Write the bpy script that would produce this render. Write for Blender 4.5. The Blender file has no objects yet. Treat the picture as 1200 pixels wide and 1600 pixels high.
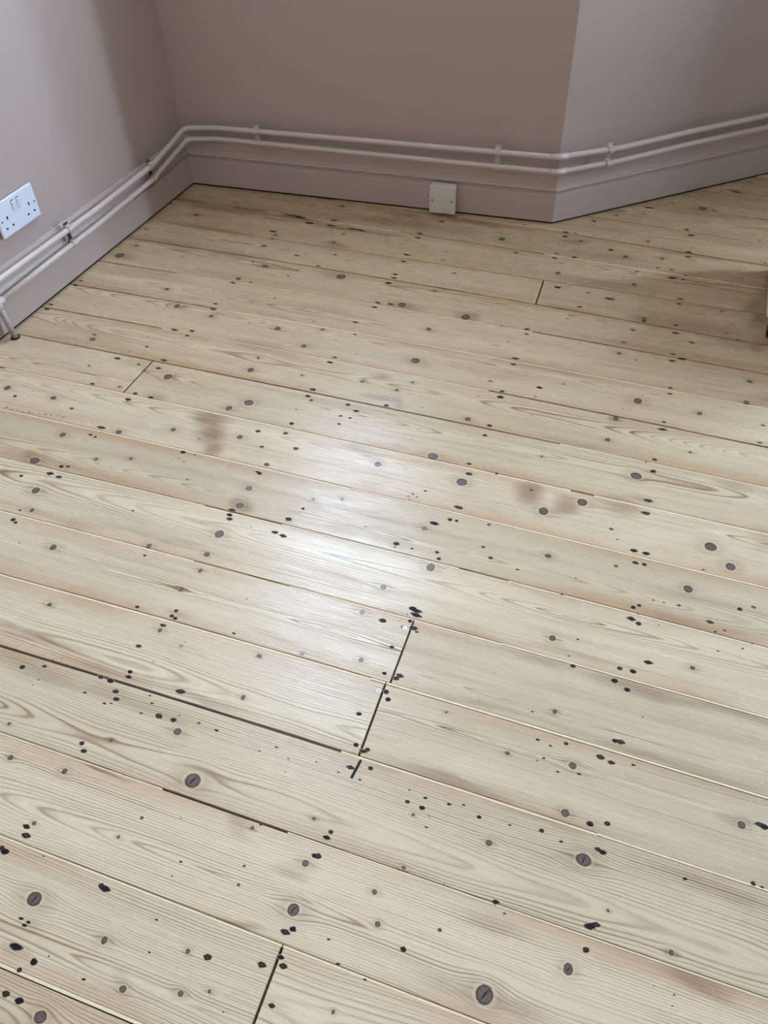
import bpy, bmesh, math, random
import mathutils
from mathutils import Vector, Matrix

# ---- numbers tuned against the photograph
L_BACK = 80
L_BAY = 1
L_FAR = 430
L_CEIL = 14
EDGE_NEAR = 0.85
EDGE_FAR = 1.0
EXPO = 0.04
WALLC = (181, 165, 153)
SKIRTC = (188, 173, 162)
PIPEC = (204, 190, 180)
TONGUEC = (236, 220, 184)
GRAIN = 1.1
TANC = (178, 138, 98)
ROUGH = 0.265
SPEC = 0.5
BUMP = 0.45
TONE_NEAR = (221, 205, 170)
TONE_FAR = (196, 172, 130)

sc = bpy.context.scene
C = sc.collection
# ------------------------------------------------------------------ camera
cam_d = bpy.data.cameras.new('camera')
cam = bpy.data.objects.new('camera', cam_d); C.objects.link(cam)
cam_d.sensor_fit = 'HORIZONTAL'; cam_d.sensor_width = 36.0
cam_d.lens = 36.0 * 1268.8 / 1200.0
cam_d.clip_start = 0.02
cam.matrix_world = Matrix(((0.944445, -0.224422, 0.240122, 0.0),
                           (0.327746, 0.697808, -0.636903, 0.0),
                           (-0.024624, 0.680219, 0.732595, 1.25),
                           (0, 0, 0, 1)))
sc.camera = cam

# ------------------------------------------------------------------ light, world, exposure
def srgb(r, g, b, a=1.0):
    f = lambda c: (c / 255) / 12.92 if c / 255 <= 0.04045 else ((c / 255 + 0.055) / 1.055) ** 2.4
    return (f(r), f(g), f(b), a)

world = bpy.data.worlds.new('world'); sc.world = world; world.use_nodes = True
wn = world.node_tree.nodes['Background']
wn.inputs[0].default_value = srgb(196, 214, 240); wn.inputs[1].default_value = 1.0

def area(name, loc, target, sx, sy, power, col):
    d = bpy.data.lights.new(name, 'AREA'); d.shape = 'RECTANGLE'; d.size = sx; d.size_y = sy
    d.energy = power; d.color = col[:3]
    o = bpy.data.objects.new(name, d); C.objects.link(o); o.location = loc
    o.rotation_euler = (Vector(target) - Vector(loc)).to_track_quat('-Z', 'Y').to_euler()
    return o
DAY = srgb(206, 224, 255); WARM = srgb(255, 247, 232)
area('window_daylight_back', (-1.08, 2.47, 2.03), (-1.04, 1.5, 2.03), 0.54, 1.50, L_BACK, DAY)
area('window_daylight_bay', (1.00, 3.045, 1.70), (1.00, 1.0, 1.55), 0.45, 1.5, L_BAY, DAY)
area('window_daylight_bay_far', (2.50, 3.40, 1.20), (-1.50, 1.60, 0.35), 0.75, 1.5, L_FAR, srgb(192, 217, 255))
area('ceiling_lamp', (0.1, -0.75, 2.85), (0.1, -0.75, 0), 0.9, 0.9, L_CEIL, WARM)
vs = sc.view_settings
sc.display_settings.display_device = 'sRGB'
vs.view_transform = 'Standard'; vs.look = 'None'; vs.gamma = 1.0; vs.use_curve_mapping = False
vs.exposure = EXPO

# ------------------------------------------------------------------ measured floor data: knots x,y,radius,cracked; nails x,y,radius; stains and painted contact shade x,y,a,b,amount (mm)
SEAMS = {'A': [0.10829, 0.00553, 0, -0.636, -0.418], 'B': [0.25508, -0.00252, 0, -0.75, 0.014], 'C': [0.4049, 0.00116, -0.00047, -0.862, 0.369], 'D': [0.55399, -0.00972, -0.0137, -0.972, 0.366], 'E': [0.69846, -0.01002, -0.01457, -1.069, 0.362], 'F': [0.84237, -0.00935, -0.01037, -1.19, 0.358], 'G': [0.98746, -0.01008, -0.01302, -1.296, 0.354], 'H': [1.12765, -0.01033, -0.00889, -1.406, 0.351], 'I': [1.26873, -0.00416, -0.00443, -1.514, 0.347], 'J': [1.40706, -0.00809, -0.00744, -1.557, 0.344], 'K': [1.54183, -0.01681, -0.01415, -1.559, 0.34], 'L': [1.67716, -0.00788, -0.01249, -1.56, 0.337], 'M': [1.81518, -0.01333, -0.01698, -1.546, 0.333], 'N': [1.93993, -0.0249, -0.01512, -1.533, 0.285], 'O': [2.07541, 0.00849, 0, -1.528, -0.013], 'P': [2.21151, -0.01276, -0.00438, -1.53, 0.323], 'Q': [2.34411, -0.04182, 0, -0.291, 0.32], 'R': [2.47158, -0.04565, 0, -0.197, 0.316], 'S': [2.62181, -0.04008, 0, -0.025, 0.312], 'T': [2.77176, -0.07901, 0, 0.136, 0.309]}
KNOTS = """-1079,1358,10.8,0 -839,1327,11.4,0 -876,1294,8.8,0 -1443,1198,9.2,0 -1308,1199,8.0,0 -1241,1178,4.7,0 -966,1184,6.5,0 -1085,1138,7.1,0 -805,1208,6.4,0 -1206,1089,8.1,0 -1216,994,10.8,0 -1084,1041,4.9,0 -1009,1067,4.4,0 -1156,914,9.5,0 -712,1063,7.9,0 -1128,861,5.1,0 -1022,786,7.1,0 -713,924,9.7,0 -708,1010,8.2,0 -891,1446,8.1,0 -1353,1441,7.5,0 -836,850,6.1,0 -712,867,5.6,0 -704,825,5.1,0 -1174,1286,4.3,0 -900,1632,8.6,0 -802,1580,7.8,0 -506,1606,11.9,0 -783,1663,4.6,0 -894,1498,5.0,0 -758,1464,4.3,0 -605,1486,5.8,0 -486,1519,4.2,0 -513,1480,4.7,0 -320,1427,6.5,0 -361,1281,11.4,0 -709,1252,5.5,0 -742,1193,4.4,0 -665,1211,5.8,0 -706,1143,5.7,0 -470,1219,8.5,0 -278,1222,10.1,0 -566,1075,4.1,0 -507,1094,4.1,0 -315,1068,6.6,0 -192,1119,3.9,0 -188,1057,3.8,0 -273,974,9.2,0 -514,1748,7.3,0 47,1612,11.0,0 189,1609,5.4,0 7,1532,6.9,0 0,1453,5.7,0 180,1467,3.3,0 -130,1354,3.3,0 76,1355,11.0,0 -130,1244,4.5,0 -21,1241,9.8,0 -93,1191,9.7,0 48,1184,3.9,0 242,1197,11.7,0 282,1156,9.8,0 -60,1074,5.9,0 71,1089,3.7,0 -17,1839,4.9,0 -22,1788,6.4,0 294,1767,6.6,0 290,1682,7.4,0 -943,660,5.0,0 -718,771,5.0,0 -499,595,4.5,0 -576,501,6.5,0 -510,432,12.5,1 -818,371,4.7,0 -859,422,3.3,0 -675,451,3.6,0 -718,379,4.9,0 -714,290,3.4,0 -557,352,2.7,0 -385,393,3.3,0 -709,674,4.8,0 -346,899,6.2,0 -364,830,6.4,0 -330,731,5.0,0 -436,709,3.5,0 -508,681,4.7,0 -40,639,3.8,0 -155,492,3.0,0 -156,679,2.5,0 -300,437,3.0,0 209,1075,8.0,0 328,1069,3.9,0 -14,884,6.6,0 19,738,4.3,0 65,651,6.5,0 68,570,5.9,0 326,637,5.5,0 232,899,4.5,0 -645,195,10.1,1 -516,180,4.9,0 -396,206,3.6,0 -458,135,5.0,0 -380,156,4.1,0 -344,171,2.6,0 -546,70,8.1,0 -576,314,3.0,0 -372,337,2.2,0 -368,310,2.5,0 -286,370,5.8,0 -277,304,9.3,1 -174,365,3.7,0 -155,325,4.3,0 11,288,11.8,1 -33,487,4.8,0 -144,411,3.2,0 -69,346,2.7,0 -175,203,2.6,0 107,508,10.8,1 112,355,7.0,1 243,421,3.8,0 152,448,2.4,0 -1214,1649,9.0,0 -1099,1632,7.1,0 -1285,1718,6.2,0 -1517,1841,13.1,0 -1499,1907,6.6,0 -1327,2246,5.7,0 -1413,2135,6.9,0 -923,2098,7.8,0 -1068,1912,8.8,0 -831,1923,12.3,0 -973,2224,10.1,0 -435,1831,12.6,0 -617,1836,11.7,0 -553,1930,5.4,0 -981,2324,6.9,0 -440,2264,9.6,0 -381,2198,6.6,0 -210,2320,7.8,0 -70,2266,8.1,0 32,2287,6.4,0 64,2232,4.7,0 -29,2194,4.7,0 -27,2122,7.7,0 -242,2121,7.4,0 -19,2375,5.5,0 20,1961,7.3,0 120,2630,12.7,0 214,2773,8.3,0 312,2344,4.2,0"""
NAILS = """-1404,1176,5.3 -1216,1492,3.4 -1229,1423,2.8 -1196,1455,4.5 -1243,1387,6.7 -1176,1381,5.0 -1123,1416,7.8 -1119,1382,6.0 -1150,1366,3.3 -1296,1338,3.9 -1246,1276,5.4 -1123,1275,6.4 -1127,1249,7.4 -1133,1139,9.2 -1143,1109,5.0 -1128,1106,4.5 -892,1174,3.0 -1146,996,6.8 -1132,1001,4.4 -1158,969,7.7 -1132,966,5.8 -1215,943,4.8 -854,1047,3.3 -717,979,5.9 -712,969,5.8 -718,993,6.4 -1139,820,4.6 -1149,825,6.4 -1096,775,2.2 -831,825,3.9 -876,1122,2.9 -906,1122,6.8 -906,1100,2.4 -890,1096,2.4 -918,1089,1.9 -1153,853,3.7 -1078,1273,8.4 -1164,1545,6.9 -1116,1554,6.9 -1127,1434,2.2 -1118,1531,5.7 -1359,1461,5.2 -1397,1133,3.2 -1379,1130,2.6 -1365,1132,2.1 -1349,1131,2.6 -1333,1134,3.1 -1324,1134,2.6 -1306,1138,2.1 -1289,1140,3.1 -1274,1140,2.6 -1257,1146,2.1 -1242,1144,2.6 -1372,1205,2.1 -659,962,1.8 -920,927,3.2 -710,1420,7.3 -712,1393,8.3 -698,1381,5.2 -607,1392,6.1 -580,1376,6.1 -609,1348,4.0 -585,1348,4.0 -602,1320,4.0 -719,1338,3.1 -709,1288,6.0 -707,1558,5.5 -710,1535,6.5 -660,1586,2.7 -693,1668,4.5 -268,1552,5.1 -267,1529,8.2 -319,1516,2.6 -305,1582,4.2 -435,1436,2.5 -266,1420,6.9 -268,1384,5.8 -420,1360,2.0 -278,1282,4.7 -212,1271,4.2 -270,1251,8.4 -345,1172,3.7 -368,1155,3.2 -375,1146,2.7 -357,1150,2.7 -370,1138,2.3 -264,1147,10.7 -272,1108,5.7 -258,1109,4.4 -300,1088,8.8 -272,1015,4.7 -264,1000,5.1 -167,1034,5.1 -357,1011,6.9 -357,1001,2.6 -323,1009,3.4 -593,1006,7.2 -605,964,5.3 -585,960,6.1 -773,1239,6.0 -432,1036,2.2 -334,1818,3.4 -518,1417,6.1 -710,1112,6.2 -716,1115,4.3 -424,1321,2.4 -576,1043,4.1 -300,1755,3.8 -566,1337,2.0 -266,1823,6.7 -262,1802,4.4 -2,1901,5.5 105,1920,7.6 102,1955,6.6 107,1824,5.8 109,1796,5.8 148,1889,5.4 20,1949,5.6 229,1956,4.3 258,1933,5.4 -267,1690,6.4 -266,1664,5.3 115,1686,4.6 116,1662,5.0 -185,1592,7.2 -188,1557,3.1 -133,1623,3.1 -92,1581,2.0 114,1553,4.9 113,1526,7.2 18,1572,2.5 329,1609,4.3 324,1546,4.2 108,1419,6.0 91,1405,2.3 109,1380,7.8 109,1288,8.9 -117,1257,1.8 99,1140,6.7 123,1140,6.7 106,1109,5.8 123,1110,5.0 131,1812,10.5 -180,1485,2.5 23,1773,3.7 111,1250,7.9 103,1250,4.4 64,1160,2.6 -110,1021,3.7 233,1132,3.3 -702,723,4.9 -704,710,4.9 -695,707,4.9 -709,686,4.8 -729,631,4.7 -715,578,5.0 -712,568,5.0 -609,571,7.5 -718,535,5.3 -709,522,5.6 -713,512,2.6 -724,508,3.4 -686,610,1.6 -651,666,1.6 -653,512,3.3 -621,517,6.6 -593,518,5.9 -588,529,2.2 -769,516,3.4 -863,512,1.9 -866,500,1.5 -907,525,6.2 -869,539,3.9 -719,431,5.1 -708,420,5.0 -514,524,3.6 -549,527,2.9 -498,371,1.3 -794,358,1.1 -574,711,3.6 -809,563,1.2 -849,563,1.6 -863,556,2.0 -586,791,2.1 -645,535,3.0 -722,282,5.0 -759,552,5.4 -739,551,6.1 -656,547,2.6 -778,708,4.1 -321,824,6.4 -276,868,8.0 -267,865,7.2 -266,856,10.0 -272,839,4.8 -280,822,4.7 -263,826,10.3 -253,820,3.5 -286,774,4.6 -281,718,4.5 -253,722,5.3 -258,715,6.0 -266,684,5.9 -258,671,5.5 -296,629,4.4 -281,574,5.0 -260,572,4.9 -266,567,4.9 -276,534,4.9 -244,543,4.8 -282,852,2.0 -373,493,1.7 -254,519,2.7 -173,528,1.7 -145,524,3.4 -107,526,3.3 -85,532,2.7 -57,521,4.0 -9,524,2.6 -170,509,4.0 -145,507,4.7 -131,498,1.7 -405,528,2.8 -378,516,2.1 -332,525,2.1 -291,520,2.1 -429,513,2.1 116,999,5.5 116,972,6.3 111,858,5.2 106,830,6.6 32,837,5.3 123,716,4.9 105,680,6.2 107,565,5.9 -16,989,3.2 30,896,3.1 22,856,2.3 127,987,2.0 2,1036,2.1 329,985,2.3 166,973,1.9 272,949,2.6 313,968,2.6 2,678,3.5 24,674,2.8 48,686,4.2 18,649,2.8 44,633,2.7 77,640,3.4 9,641,1.7 157,683,3.4 -17,726,2.9 157,886,6.0 126,1007,4.8 132,574,5.2 352,647,5.2 359,645,6.4 130,965,5.8 134,859,6.0 129,819,5.9 132,717,6.3 123,676,4.8 161,774,1.8 150,1028,2.4 169,1028,2.4 196,1030,3.6 254,1009,5.4 280,998,3.1 304,1056,5.5 264,990,3.1 -561,243,5.1 -553,241,6.4 -730,239,7.3 -738,242,5.0 -714,270,6.0 -595,124,6.0 -608,109,4.2 -608,78,5.9 -585,77,5.9 -466,312,2.9 -468,289,1.6 -447,187,2.1 -459,228,2.5 -366,208,6.0 -516,128,3.0 -669,252,2.0 -631,132,9.2 -579,137,1.8 -315,155,1.4 -400,182,0.9 -647,166,3.7 -634,165,3.7 -637,160,3.7 -272,386,5.8 -278,385,4.5 -270,416,4.6 -267,426,4.3 -267,280,5.2 -276,273,5.5 -110,306,4.8 -290,224,5.3 -261,232,5.3 -269,241,4.2 -256,183,4.3 -214,284,2.4 13,397,2.4 -375,402,2.7 -148,253,2.3 -190,259,3.0 -9,434,0.9 -3,408,4.3 -130,480,2.6 -81,408,1.3 125,530,4.5 132,528,5.1 139,424,4.8 131,419,7.2 131,387,5.3 39,531,4.5 70,524,3.2 252,528,3.7 346,553,4.3 302,563,1.2 225,372,1.1 252,370,1.7 251,356,1.4 358,552,2.8 -1521,2006,5.5 -1438,1585,3.0 -1328,1620,3.0 -1492,1473,3.0 -1116,1690,5.4 -1110,1664,7.1 -984,1636,2.9 -1412,1885,3.3 -1330,1892,3.2 -1112,1826,7.4 -1118,1803,6.2 -1112,1925,5.1 -1152,1749,3.1 -1549,1683,5.0 -1551,1658,7.5 -1560,1551,6.1 -1557,1528,7.3 -1130,2108,9.4 -1115,2090,6.0 -1113,2063,5.3 -1119,2017,7.8 -1001,1995,5.8 -892,2032,5.1 -913,2156,4.6 -688,2095,7.6 -684,2054,6.9 -685,1979,6.8 -683,1960,7.3 -689,1930,9.7 -687,2225,7.2 -686,2198,7.1 -580,2148,3.2 -576,2098,4.4 -524,2035,4.9 -980,1884,4.3 -967,1918,4.4 -1069,1821,4.3 -970,1765,3.6 -685,1827,6.5 -686,1804,6.4 -470,1898,2.9 -711,1721,5.7 -821,1691,2.9 -1104,2218,24.0 -1081,2214,17.1 -917,1958,5.6 -751,2319,4.0 -645,2317,8.0 -649,1830,7.0 -898,2193,12.0 -870,2192,13.2 -970,2194,13.4 -1041,2190,13.5 -394,2369,4.4 -266,2228,5.6 -132,2509,5.8 -41,2588,11.6 24,2640,4.1 114,2719,4.1 169,2768,4.7 251,2855,5.4 230,2814,3.6 84,2479,6.7 99,2447,11.1 62,2412,2.8 109,2379,3.3 102,2344,7.5 102,2317,7.5 104,2213,5.2 101,2189,6.2 203,2146,3.5 102,2086,6.0 101,2060,6.5 3,2007,3.5 212,2059,4.4 243,2003,2.4 134,1952,2.9 -81,2030,11.1 -228,2046,7.8 -143,2043,4.6 -174,1903,3.5 -152,1968,6.0 -212,2220,6.5 -266,2201,6.5 -262,2359,7.9 -260,2333,7.8 -234,2361,4.5 -117,2292,7.6 -192,2452,6.9 293,2474,4.4 312,2507,3.3 154,2625,5.7 24,2231,5.3 70,2188,7.8"""
STAINS_SHADE = """-886,1242,43,37,0.75 -868,1200,37,40,0.75 -844,1154,29,28,0.7 -813,1257,35,15,0.3 -851,880,186,14,0.35 -1045,861,136,12,0.3 -1224,1007,29,13,0.3 -1079,1281,36,13,0.4 -1173,859,55,8,0.3 -1177,1385,82,14,0.3 -711,1014,27,19,0.6 -1444,1399,114,32,0.15 -529,1254,58,16,0.35 -551,1434,46,13,0.45 -515,1432,15,18,0.5 -563,1514,26,11,0.4 -886,1547,100,21,0.4 -554,1674,99,17,0.25 -338,1609,105,12,0.2 -427,1286,28,9,0.2 -780,1685,114,11,0.25 -446,1166,27,24,0.2 -277,1220,36,28,0.15 -134,1239,33,34,0.7 -53,1219,26,27,0.6 52,1253,48,27,0.5 87,1287,31,13,0.35 339,1247,25,35,0.25 170,1967,137,24,0.35 278,1922,80,23,0.4 -191,1673,105,15,0.3 312,1700,39,24,0.3 7,1528,19,10,0.5 -67,1423,95,12,0.2 125,1377,54,16,0.12 279,1385,44,11,0.3 -9,1922,110,19,0.3 -905,586,120,12,0.45 -712,569,115,11,0.4 -543,571,92,8,0.4 -887,529,116,17,0.3 -730,527,113,14,0.25 -643,525,92,12,0.2 -697,720,24,11,0.35 -664,403,59,4,0.75 -732,312,68,8,0.2 -741,270,50,8,0.25 -775,711,32,7,0.2 -388,392,19,12,0.35 -483,725,47,8,0.3 -305,849,32,8,0.25 -123,710,91,7,0.35 -119,562,102,8,0.45 -187,552,51,6,0.35 -567,843,33,7,0.3 -142,856,78,6,0.3 185,825,108,12,0.4 289,834,89,12,0.35 32,861,113,8,0.3 198,706,119,9,0.45 297,702,83,9,0.4 224,997,97,12,0.25 219,1057,79,12,0.15 -18,830,94,7,0.3 316,640,19,8,0.3 -70,983,81,10,0.15 -660,266,115,8,0.25 -743,273,50,8,0.2 -356,260,36,5,0.6 -623,161,18,7,0.2 -455,146,14,7,0.15 -476,125,88,11,0.12 -617,128,36,6,0.3 -448,191,120,4,0.15 -385,386,19,17,0.25 -306,352,25,11,0.4 -312,297,27,4,0.45 -256,340,21,3,0.45 -154,400,63,8,0.2 -37,280,57,12,0.25 -4,383,45,13,0.3 -172,366,24,8,0.2 -160,469,65,3,0.3 -371,401,26,7,0.3 0,309,17,5,0.3 274,392,48,10,0.5 329,395,56,6,0.4 134,369,20,7,0.35 278,524,107,6,0.35 155,528,110,7,0.3 63,288,56,9,0.35 48,549,81,8,0.35 125,424,60,7,0.2 341,431,43,8,0.2 335,646,19,8,0.35 67,485,31,18,0.12 -1380,2193,140,18,0.6 -1468,2212,106,13,0.5 -1398,1945,165,18,0.4 -1214,1941,116,17,0.45 -1373,1774,157,25,0.3 -1450,1668,154,19,0.25 -1515,1842,39,19,0.4 -1419,2121,173,25,0.2 -1390,1467,145,25,0.2 -1315,2066,135,17,0.4 -1090,2211,81,18,0.6 -1289,2212,139,15,0.5 -897,2190,166,14,0.55 -762,2202,131,12,0.4 -1174,1947,96,20,0.45 -897,2082,51,18,0.35 -864,1928,49,23,0.3 -615,1831,40,21,0.35 -435,1831,34,19,0.4 -1142,2090,199,14,0.35 -715,2272,199,25,0.3 -989,1831,183,20,0.3 -731,1921,151,15,0.25 -630,2110,126,13,0.2 -1010,1733,149,24,0.2 -795,1755,175,19,0.25 -464,1762,112,11,0.3 -527,2338,148,13,0.5 -758,2323,101,19,0.4 -546,2219,144,12,0.3 -324,2326,120,13,0.3 -440,2192,141,12,0.25 -235,2308,49,15,0.5 -117,2258,108,18,0.3 114,2328,133,12,0.35 34,2087,126,18,0.35 -119,2100,129,24,0.3 98,1940,120,18,0.35 -170,1948,124,19,0.3 212,2435,108,20,0.3 220,2285,104,14,0.3 -28,2127,41,19,0.25 147,2595,114,19,0.3 -169,2416,113,13,0.3 183,2075,74,12,0.35 21,1956,29,15,0.35 288,2079,19,100,0.5 307,1927,32,33,0.5"""  # last two patches paint in the brown contact shade beside the cabinet
SCREWS = [(-0.2792, 0.6809), (-0.2772, 0.8213), (-0.6536, 0.6563)]

# ------------------------------------------------------------------ helpers
def link(name, me, mat=None, parent=None, loc=None, kind=None, label=None, cat=None, group=None):
    o = bpy.data.objects.new(name, me); C.objects.link(o)
    if mat is not None and me is not None and not me.materials: me.materials.append(mat)
    if parent is not None: o.parent = parent
    if loc is not None: o.location = loc
    if kind: o['kind'] = kind
    if label: o['label'] = label
    if cat: o['category'] = cat
    if group: o['group'] = group
    return o

def mesh(name, vs_, fs, smooth=False):
    me = bpy.data.meshes.new(name); me.from_pydata([tuple(v) for v in vs_], [], fs); me.update()
    if smooth:
        for p in me.polygons: p.use_smooth = True
    return me

def bm_mesh(name, bm, smooth=False):
    bmesh.ops.recalc_face_normals(bm, faces=bm.faces)
    me = bpy.data.meshes.new(name); bm.to_mesh(me); bm.free()
    if smooth:
        for p in me.polygons: p.use_smooth = True
    return me

def add_box(bm, lo, hi, M=None, bevel=0.0, seg=2):
    vs_ = [bm.verts.new((x, y, z)) for x in (lo[0], hi[0]) for y in (lo[1], hi[1]) for z in (lo[2], hi[2])]
    fs = [(0, 1, 3, 2), (4, 6, 7, 5), (0, 4, 5, 1), (2, 3, 7, 6), (0, 2, 6, 4), (1, 5, 7, 3)]
    faces = [bm.faces.new([vs_[i] for i in f]) for f in fs]
    if bevel > 0:
        es = list({e for f in faces for e in f.edges})
        r = bmesh.ops.bevel(bm, geom=es, offset=bevel, segments=seg, profile=0.5, affect='EDGES')
        vs_ = list({v for f in r['faces'] for v in f.verts} | {v for v in vs_ if v.is_valid})
    if M is not None: bmesh.ops.transform(bm, matrix=M, verts=vs_)
    return vs_

def box_mesh(name, lo, hi, bevel=0.0, M=None, smooth=False):
    bm = bmesh.new(); add_box(bm, lo, hi, M, bevel); return bm_mesh(name, bm, smooth)

def add_lathe(bm, prof, n=24, M=None):
    rings = []
    for r, z in prof:
        rings.append([bm.verts.new((r * math.cos(2 * math.pi * i / n), r * math.sin(2 * math.pi * i / n), z)) for i in range(n)])
    for a, b in zip(rings, rings[1:]):
        for i in range(n): bm.faces.new((a[i], a[(i + 1) % n], b[(i + 1) % n], b[i]))
    bm.faces.new(rings[0][::-1]); bm.faces.new(rings[-1])
    if M is not None: bmesh.ops.transform(bm, matrix=M, verts=[v for r in rings for v in r])

def fillet(path, rad):
    """polyline with its corners rounded; rad is one radius per inner point"""
    out = [Vector(path[0])]
    for i in range(1, len(path) - 1):
        p, a, b = Vector(path[i]), Vector(path[i - 1]), Vector(path[i + 1])
        u, v = (a - p).normalized(), (b - p).normalized()
        r = rad[i - 1]
        if r <= 0: out.append(p); continue
        ang = u.angle(v); t = min(r / math.tan(ang / 2), (a - p).length * .45, (b - p).length * .45)
        p0, p1 = p + u * t, p + v * t
        for k in range(9):
            s = k / 8
            out.append(p0 * (1 - s) ** 2 + p * 2 * s * (1 - s) + p1 * s ** 2)
    out.append(Vector(path[-1]))
    return out

def add_tube(bm, path, r, n=16, cap=True):
    path = [Vector(p) for p in path]; rings = []
    up = Vector((0, 0, 1))
    t0 = (path[1] - path[0]).normalized()
    if abs(t0.dot(up)) > .95: up = Vector((0, 1, 0))
    nrm = (up - t0 * up.dot(t0)).normalized()
    for i, p in enumerate(path):
        if i == 0: t = t0
        elif i == len(path) - 1: t = (p - path[i - 1]).normalized()
        else: t = ((p - path[i - 1]).normalized() + (path[i + 1] - p).normalized()).normalized()
        nrm = (nrm - t * nrm.dot(t)).normalized(); b = t.cross(nrm)
        rr = r[i] if isinstance(r, (list, tuple)) else r
        rings.append([bm.verts.new(p + (nrm * math.cos(2 * math.pi * k / n) + b * math.sin(2 * math.pi * k / n)) * rr) for k in range(n)])
    for a, b_ in zip(rings, rings[1:]):
        for k in range(n): bm.faces.new((a[k], a[(k + 1) % n], b_[(k + 1) % n], b_[k]))
    if cap: bm.faces.new(rings[0][::-1]); bm.faces.new(rings[-1])

# node helper
class NT:
    def __init__(s, tree): s.t = tree; s.n = tree.nodes; s.l = tree.links
    def new(s, ty, **kw):
        n = s.n.new(ty)
        for k, v in kw.items(): setattr(n, k, v)
        return n
    def put(s, sock, v):
        if v is None: return
        if isinstance(v, bpy.types.NodeSocket): s.l.new(v, sock)
        else: sock.default_value = v
    def m(s, op, a, b=None, c=None, clamp=False):
        n = s.new('ShaderNodeMath', operation=op, use_clamp=clamp)
        for i, v in enumerate((a, b, c)): s.put(n.inputs[i], v)
        return n.outputs[0]
    def v(s, op, a, b=None, out=0):
        n = s.new('ShaderNodeVectorMath', operation=op)
        s.put(n.inputs[0], a); s.put(n.inputs[1], b)
        return n.outputs['Value'] if op in ('DOT_PRODUCT', 'LENGTH', 'DISTANCE') else n.outputs[0]
    def mix(s, f, a, b, mode='MIX'):
        n = s.new('ShaderNodeMix', data_type='RGBA', blend_type=mode)
        s.put(n.inputs[0], f); s.put(n.inputs[6], a); s.put(n.inputs[7], b)
        return n.outputs[2]
    def noise(s, vec, scale, detail=2.0, rough=.5, dist=0.0, dim='3D'):
        n = s.new('ShaderNodeTexNoise', noise_dimensions=dim)
        if dim == '1D': s.put(n.inputs['W'], vec)
        else: s.put(n.inputs['Vector'], vec)
        n.inputs['Scale'].default_value = scale; n.inputs['Detail'].default_value = detail
        n.inputs['Roughness'].default_value = rough; n.inputs['Distortion'].default_value = dist
        return n.outputs[0]
    def comb(s, x, y, z=0.0):
        n = s.new('ShaderNodeCombineXYZ')
        for i, v in enumerate((x, y, z)): s.put(n.inputs[i], v)
        return n.outputs[0]
    def sep(s, v):
        n = s.new('ShaderNodeSeparateXYZ'); s.put(n.inputs[0], v); return n.outputs
    def smooth(s, v, a, b, lo=0.0, hi=1.0):
        n = s.new('ShaderNodeMapRange', interpolation_type='SMOOTHSTEP')
        s.put(n.inputs[0], v); n.inputs[1].default_value = a; n.inputs[2].default_value = b
        n.inputs[3].default_value = lo; n.inputs[4].default_value = hi
        return n.outputs[0]
    def ramp(s, v, pts):
        n = s.new('ShaderNodeValToRGB'); s.put(n.inputs[0], v); e = n.color_ramp.elements
        while len(e) < len(pts): e.new(0.5)
        for k, (p, c) in zip(e, pts):
            k.position = p; k.color = c if isinstance(c, tuple) else (c, c, c, 1)
        return n.outputs[0]

def new_mat(name):
    m = bpy.data.materials.new(name); m.use_nodes = True
    t = NT(m.node_tree); t.b = m.node_tree.nodes['Principled BSDF']
    return m, t

def simple(name, col, rough=.5, metal=0.0, var=.05, scale=30, bump=0.0, bscale=200):
    m, t = new_mat(name)
    tc = t.new('ShaderNodeTexCoord').outputs['Object']
    nz = t.noise(tc, scale, 3)
    dark = tuple(c * (1 - var) for c in col[:3]) + (1,); lite = tuple(min(1, c * (1 + var)) for c in col[:3]) + (1,)
    t.put(t.b.inputs['Base Color'], t.mix(nz, dark, lite))
    t.b.inputs['Roughness'].default_value = rough; t.b.inputs['Metallic'].default_value = metal
    if bump:
        bn = t.new('ShaderNodeBump'); bn.inputs['Strength'].default_value = bump; bn.inputs['Distance'].default_value = .001
        t.put(bn.inputs['Height'], t.noise(tc, bscale, 3)); t.put(t.b.inputs['Normal'], bn.outputs[0])
    return m

M_WALL = simple('matt wall paint', srgb(*WALLC), .75, var=.02, scale=3, bump=.25, bscale=160)
M_SKIRT = simple('satin skirting paint', srgb(*SKIRTC), .38, var=.03, scale=8, bump=.12, bscale=90)
M_PIPE = simple('gloss pipe paint', srgb(*PIPEC), .33, var=.05, scale=14, bump=.1, bscale=120)
M_PIPEW = simple('chipped pipe paint', srgb(178, 168, 162), .45, var=.35, scale=60, bump=.3, bscale=200)
M_CEIL = simple('ceiling paint', srgb(232, 230, 226), .8)
M_BROWN = simple('bare tarnished clip metal', srgb(84, 58, 44), .55, .3, var=.5, scale=300)
M_DARK = simple('dark gap shade', srgb(14, 12, 11), .9)
M_SUB = simple('dusty dark subfloor', srgb(34, 28, 24), .9, var=.4, scale=60)
M_SOCK = simple('white moulded plastic', srgb(222, 228, 236), .28, var=.01)
M_SOCKSIDE = simple('aged plastic', srgb(120, 104, 96), .5)
M_BOX = simple('cream moulded plastic', srgb(214, 208, 196), .35, var=.02)
M_HOLE = simple('black hole', srgb(8, 8, 10), .7)
M_FRAME = simple('white window paint', srgb(225, 225, 222), .4)
M_CAB = simple('white lacquered board', srgb(226, 228, 232), .35)
M_RUB = simple('black rubber', srgb(14, 14, 16), .45)
M_STEEL = simple('dull steel', srgb(170, 172, 176), .32, .9, var=.2, scale=400)
M_TONGUE = simple('raw pale timber edge', srgb(*TONGUEC), .5, var=.12, scale=40)
M_BRF = simple('brown seam dirt', srgb(84, 62, 44), .7, var=.4, scale=120)
M_FILL = simple('dark seam filler', srgb(58, 46, 40), .7, var=.6, scale=120)

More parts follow.
